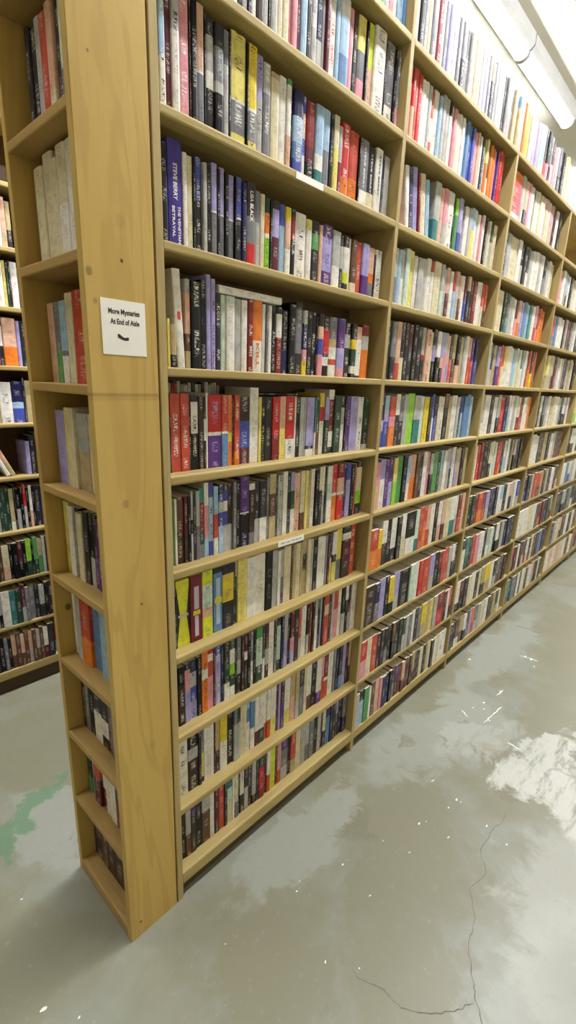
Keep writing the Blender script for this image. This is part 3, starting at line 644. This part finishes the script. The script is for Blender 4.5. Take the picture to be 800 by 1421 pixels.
SHELFN = {9: 'bottom shelf', 8: 'second shelf up', 7: 'third shelf up', 6: 'fourth shelf up', 5: 'fifth shelf up', 4: 'sixth shelf up', 3: 'seventh shelf up',
          2: 'eighth shelf up', 1: 'ninth shelf up', 0: 'tenth shelf up', -1: 'eleventh shelf up'}
def shelf_name(bay, k):
    return SHELFN[k+1] if bay in (8, 9) else SHELFN[k]
def label_of(b):
    segs = b['segs']; cols = sorted(segs, key=lambda q: -(q[1]-q[0]))
    nm = COL[cols[0][2]][1]
    if len(cols) > 1 and cols[1][2] != cols[0][2]: nm += ' and '+COL[cols[1][2]][1]
    kind = 'hardback' if b['hard'] else 'paperback'
    lean = 'leaning ' if b['lean'] else ''
    s_ = f"{lean}{nm} {kind}, {b['pos']}, {shelf_name(b['bay'], b['k'])}, {BAYN.get(b['bay'], 'sixth bay')}"
    return s_
PROTECT = {}
for hard in (True, False):
    sel = sorted([b for b in BOOKS if b['hard'] == hard and b['area'] > 0], key=lambda b: -b['area'])[:300]
    ids = {id(b) for b in sel}
    for b in sel:
        g = BookGeo(); tt, py = g.cover(b['w'], b['d'], b['h'], b['segs'], b['ink'], hard, b['seed'])
        o = g.build('hardcover_book' if hard else 'paperback_book'); o.matrix_world = b['M']
        pg = BookGeo(); pg.pages(b['w'], b['d'], b['h'], hard, None, tt, py); pg.build('page_block', o, [M_PAGE])
        tag(o, label_of(b), 'book', f"books on the {shelf_name(b['bay'], b['k'])} of the {BAYN.get(b['bay'])}")
        b['obj'] = o
    rest = [b for b in BOOKS if b['hard'] == hard and id(b) not in ids]
    g = BookGeo()
    for b in rest:
        tt, py = g.cover(b['w'], b['d'], b['h'], b['segs'], b['ink'], hard, b['seed'], b['M'], shell=False)
        g.pages(b['w'], b['d'], b['h'], hard, b['M'], tt*.3, py)
    # fillers along the case across the back aisle, past what the photograph shows
    for kk in range(9):
        if (kk <= 4) != hard: continue
        rs = [b for b in BOOKS if b['bay'] == 8 and b['k'] == kk]
        lo = min(b['x']-b['w']/2 for b in rs); hi = max(b['x']+b['w']/2 for b in rs)
        for (xa, xb) in ((-.425, lo-.003), (hi+.012, .41)):
            x = xa
            while x < xb-.02:
                w = rb.uniform(.012, .026); h = clear_above(8, kk)*rb.uniform(.76, .86); c1, c2 = rb.choice(pool), rb.choice(pool)
                if x+w > xb: break
                M = Matrix.Translation((x+w/2, YB+.028, BZ[kk]+.0002))
                tt, py = g.cover(w-.0004, .11, h, [(0, .6, c1), (.6, 1, c2)], None, hard, rb.random(), M, shell=False)
                g.pages(w-.0004, .11, h, hard, M, tt*.3, py); x += w
    o = g.build('hardcover_books' if hard else 'paperback_books')
    tag(o, 'rows of smaller seen hardbacks on the upper shelves of the farther bays' if hard else 'rows of smaller seen paperbacks on the lower shelves of the farther bays',
        'books', None, 'stuff')

# books lying flat or tucked behind
def flat_book(x0, x1, y, z, th, dep, spec, hard, label, rz=0):
    """a book lying on its side, spine along X facing the aisle"""
    segs, ink, hp, ln, main = parse(spec)
    g = BookGeo(); tt, py = g.cover(th, dep, x1-x0, segs, ink, hard, .3)
    o = g.build('hardcover_book' if hard else 'paperback_book')
    o.matrix_world = Matrix.Translation((x0, y, z)) @ Matrix.Rotation(PI/2, 4, 'Y') @ Matrix.Translation((-th/2, 0, 0))
    pg = BookGeo(); pg.pages(th, dep, x1-x0, hard, None, tt, py); pg.build('page_block', o, [M_PAGE])
    return tag(o, label, 'book', 'books lying flat on top of a row')
def tops(k, xa, xb, bay=1):
    return max([b['h'] for b in BOOKS if b['bay'] == bay and b['k'] == k and b['x']+b['w']/2 > xa and b['x']-b['w']/2 < xb and not b['lean']] or [.1])

# ------------------------------------------------------------------ paper sign and shelf labels
def lettering(name, body, size, width, M, mat, parent, shear=0, bold=0.):
    cu = bpy.data.curves.new(name, 'FONT'); cu.body = body; cu.size = size; cu.align_x = 'CENTER'; cu.align_y = 'CENTER'
    cu.extrude = .00008; cu.shear = shear; cu.offset = bold; cu.resolution_u = 3
    tmp = bpy.data.objects.new(name, cu); C.objects.link(tmp)
    me = bpy.data.meshes.new_from_object(tmp.evaluated_get(bpy.context.evaluated_depsgraph_get()))
    bpy.data.objects.remove(tmp); bpy.data.curves.remove(cu)
    xs = [v.co.x for v in me.vertices]; ys = [v.co.y for v in me.vertices]
    sw = width/(max(xs)-min(xs)); cx = (max(xs)+min(xs))/2; cy = (max(ys)+min(ys))/2
    for v in me.vertices: v.co.x = (v.co.x-cx)*sw; v.co.y -= cy
    me.materials.clear(); me.materials.append(mat); me.name = name
    o = bpy.data.objects.new(name, me); C.objects.link(o); o.parent = parent; o.matrix_local = M
    return o
FRONT = Matrix.Rotation(PI/2, 4, 'X')        # text upright, facing -Y
sg = thing('paper_sign', (-.0777, -.0005, 1.5925), 'white paper sign reading More Mysteries At End of Aisle on the end panel', 'sign')
MB().box(-.047, .047, -.0004, .0003, -.0503, .0503).build('sheet', M_PAPER, sg)
lettering('lettering', 'More Mysteries', .0135, .066, Matrix.Translation((.001, -.0006, .0275)) @ FRONT, M_INK, sg, 0, .0004)
lettering('lettering', 'At End of Aisle', .0135, .062, Matrix.Translation((.002, -.0006, .0110)) @ FRONT, M_INK, sg, 0, .0004)
hp = [(-.0135, .0045), (-.0095, .0050), (-.0040, .0010), (.0000, -.0012), (.0040, -.0010), (.0100, .0002), (.0105, -.0055), (.0040, -.0068), (-.0030, -.0058), (-.0090, -.0030), (-.0130, -.0020)]
MB().prism([(x-.002, z-.0165) for x, z in hp][::-1], 'y', -.0006, -.00041).build('pointing_mark', M_INK, sg)

l1 = MB().box(.403, .509, -.0006, .0001, 1.9838, 1.9995)
tag(l1.build('shelf_label', M_PAPER, None, (.456, 0, 1.992)), 'blank white paper label on the shelf edge below the orange hardbacks', 'label')
lb = thing('shelf_label', (.440, -.0003, 1.0405), 'white paper label with faint grey lettering on a middle shelf edge', 'label')
MB().box(-.058, .058, -.0003, .0003, -.0085, .0085).build('paper_strip', M_PAPER, lb)
gm = MB(); rr = random.Random(5); x = -.046
while x < .045:
    w = rr.uniform(.003, .0055)
    if not -.008 < x < -.002:
        h = rr.uniform(.0035, .0055)
        gm.box(x, x+.0012, -.0005, -.00031, -h/2, h/2)
        gm.box(x+.0012, x+w, -.0005, -.00031, rr.choice([-h/2, h/2-.001, -.0005]), rr.choice([h/2, h/2-.0002]))
    x += w+.0025
gm.build('lettering', M_GINK, lb)

zt = Z[3]+tops(3, .182, .386)+.0005
flat_book(.180, .390, .022, zt, .0175, .1, 'w~A', True, 'thick white book lying flat across the tops, seventh shelf up, nearest bay')
flat_book(.362, .50, .05, Z[4]+tops(4, .36, .505, 1)+.0005, .006, .1, 'K~A', True, 'thin black book lying flat on the sixth shelf row, nearest bay')
rt_ = random.Random(31); x = .045; ks = list('wAwwpwcriwAwwKwAkwwccA')
for j, c_ in enumerate(ks):
    w = rt_.uniform(.007, .013)
    if x+w > .335: break
    g = BookGeo(); hh = clear_above(1, 4)*rt_.uniform(.915, .955); tt, py = g.cover(w-.0006, .018, hh, [(0, 1., c_)], None, False, rt_.random())
    o = g.build('paperback_book'); o.location = (x+w/2, .1375, Z[4]+.0003)
    pg = BookGeo(); pg.pages(w-.0006, .018, hh, False, None, tt, py); pg.build('page_block', o, [M_PAGE])
    tag(o, f'{COL[c_][1]} book top peeping behind the sixth shelf row, {ORD[j]} from left, nearest bay', 'book', 'second row behind the sixth shelf up'); x += w
# readable spines
def bb(k, i, bay=1):
    return [b for b in BOOKS if b['bay'] == bay and b['k'] == k][i]
def spine_text(b, body, width, size, dx, zc, ink, up=False, bold=.0002):
    if 'obj' not in b: return
    R = Matrix.Rotation(-PI/2, 4, 'Y') if up else Matrix.Rotation(PI/2, 4, 'Y')
    lettering('lettering', body, size, width, Matrix.Translation((dx, -.0003, zc)) @ R @ FRONT, MINK[ink], b['obj'], 0, bold)
MINK = {'w': plain('white_foil', (232, 230, 226), .5, .02), 'k': M_INK, 'o': plain('orange_ink', (216, 120, 50), .5, .02)}
def near(k, xc):
    return min([b for b in BOOKS if b['bay'] == 1 and b['k'] == k], key=lambda b: abs(b['x']-xc))
def txt(k, xc, body, frac_w, size, dx, zf, ink, bold=.0003):
    b = near(k, xc)
    spine_text(b, body, b['h']*frac_w, size, dx*b['w'], b['h']*zf, ink, False, bold)
vb = min([b for b in BOOKS if b['bay'] == 1 and b['k'] == 2], key=lambda b: 0 if b['main'] == 'V' else 1)
spine_text(vb, 'STEVE BERRY', vb['h']*.34, .013, 0, vb['h']*.62, 'w', False, .0003)
spine_text(vb, 'THE VENETIAN', vb['h']*.36, .009, vb['w']*.22, vb['h']*.22, 'w', False, .0002)
spine_text(vb, 'BETRAYAL', vb['h']*.30, .009, -vb['w']*.16, vb['h']*.24, 'w', False, .0002)
def pick(k, j): return [b for b in BOOKS if b['bay'] == 1 and b['k'] == k][j]
def find(k, mains, ink='x'):
    return [b for b in BOOKS if b['bay'] == 1 and b['k'] == k and b['ink'] == ink and b['main'] in mains]
for b in find(1, 'akw'):
    spine_text(b, 'STEVE BERRY', b['h']*.6, .010, 0, b['h']*.6, 'k' if b['main'] == 'w' else 'w')
for b in find(2, 'a') + find(2, 'k') + find(2, 'r'):
    spine_text(b, 'LISA BLACK', b['h']*.36, .014, 0, b['h']*.72, 'w', False, .0004)
for b in find(3, 'ow'):
    if not b['lean']: spine_text(b, 'KILL', b['h']*.36, .014, 0, b['h']*.24, 'o', False, .0005)
    elif 'obj' in b: MB().box(-.004, .004, -.0006, -.0001, b['h']*.50, b['h']*.58).build('red_square', plain('red_print', (196, 60, 60), .5, .02), b['obj'])
M_YEL = plain('yellow_print', (218, 200, 60), .5, .02); M_LAV = plain('lavender_print', (196, 176, 200), .5, .02); M_SKY = plain('sky_print', (170, 190, 215), .5, .02)
for b in find(6, 'XMB'):
    if 'obj' not in b: continue
    w, h = b['w'], b['h']; o = b['obj']
    if b['main'] == 'X':
        m = MB()
        for s_ in (-1, 1): m.prism([(s_*w*.49, h*.06), (s_*w*.49, h*.93), (s_*w*.25, h*.47)], 'y', -.0005, -.0001)
        m.build('black_triangles', M_INK, o)
        MB().box(-w*.38, w*.38, -.0007, -.0005, h*.45, h*.49).build('centre_mark', M_LAV, o)
    if b['main'] == 'M':
        m = MB().box(-w*.2, w*.2, -.0006, -.0001, h*.5, h*.84).box(-w*.16, w*.16, -.0006, -.0001, h*.08, h*.4); m.build('pale_panel', M_LAV, o)
        MB().box(-w*.3, w*.3, -.0007, -.0001, h*.41, h*.48).build('yellow_mark', M_YEL, o)
    if b['main'] == 'B':
        MB().box(-w*.22, w*.22, -.0006, -.0001, h*.12, h*.84).build('pale_panel', M_SKY, o)
        MB().prism([(w*.42*math.cos(a*PI/6), h*.5+w*.42*math.sin(a*PI/6)) for a in range(12)], 'y', -.0009, -.0006).build('yellow_disc', M_YEL, o)

# ------------------------------------------------------------------ world, camera, view
W = bpy.data.worlds.new('room_world'); S.world = W; W.use_nodes = True
W.node_tree.nodes['Background'].inputs[0].default_value = (.8, .85, 1, 1); W.node_tree.nodes['Background'].inputs[1].default_value = .02
cam = bpy.data.cameras.new('camera'); co = bpy.data.objects.new('camera', cam); C.objects.link(co)
cam.sensor_fit = 'VERTICAL'; cam.sensor_height = 36; cam.lens = 36*FPX/1421
cam.shift_x = 3.27/1421; cam.shift_y = 12.06/1421; cam.clip_start = .02
co.matrix_world = Matrix(((RT.x, UP.x, -FW.x, CAM.x), (RT.y, UP.y, -FW.y, CAM.y), (RT.z, UP.z, -FW.z, CAM.z), (0, 0, 0, 1)))
S.camera = co
S.view_settings.view_transform = 'Standard'; S.view_settings.look = 'None'
S.view_settings.exposure = 0.36; S.view_settings.gamma = 1; S.view_settings.use_curve_mapping = False
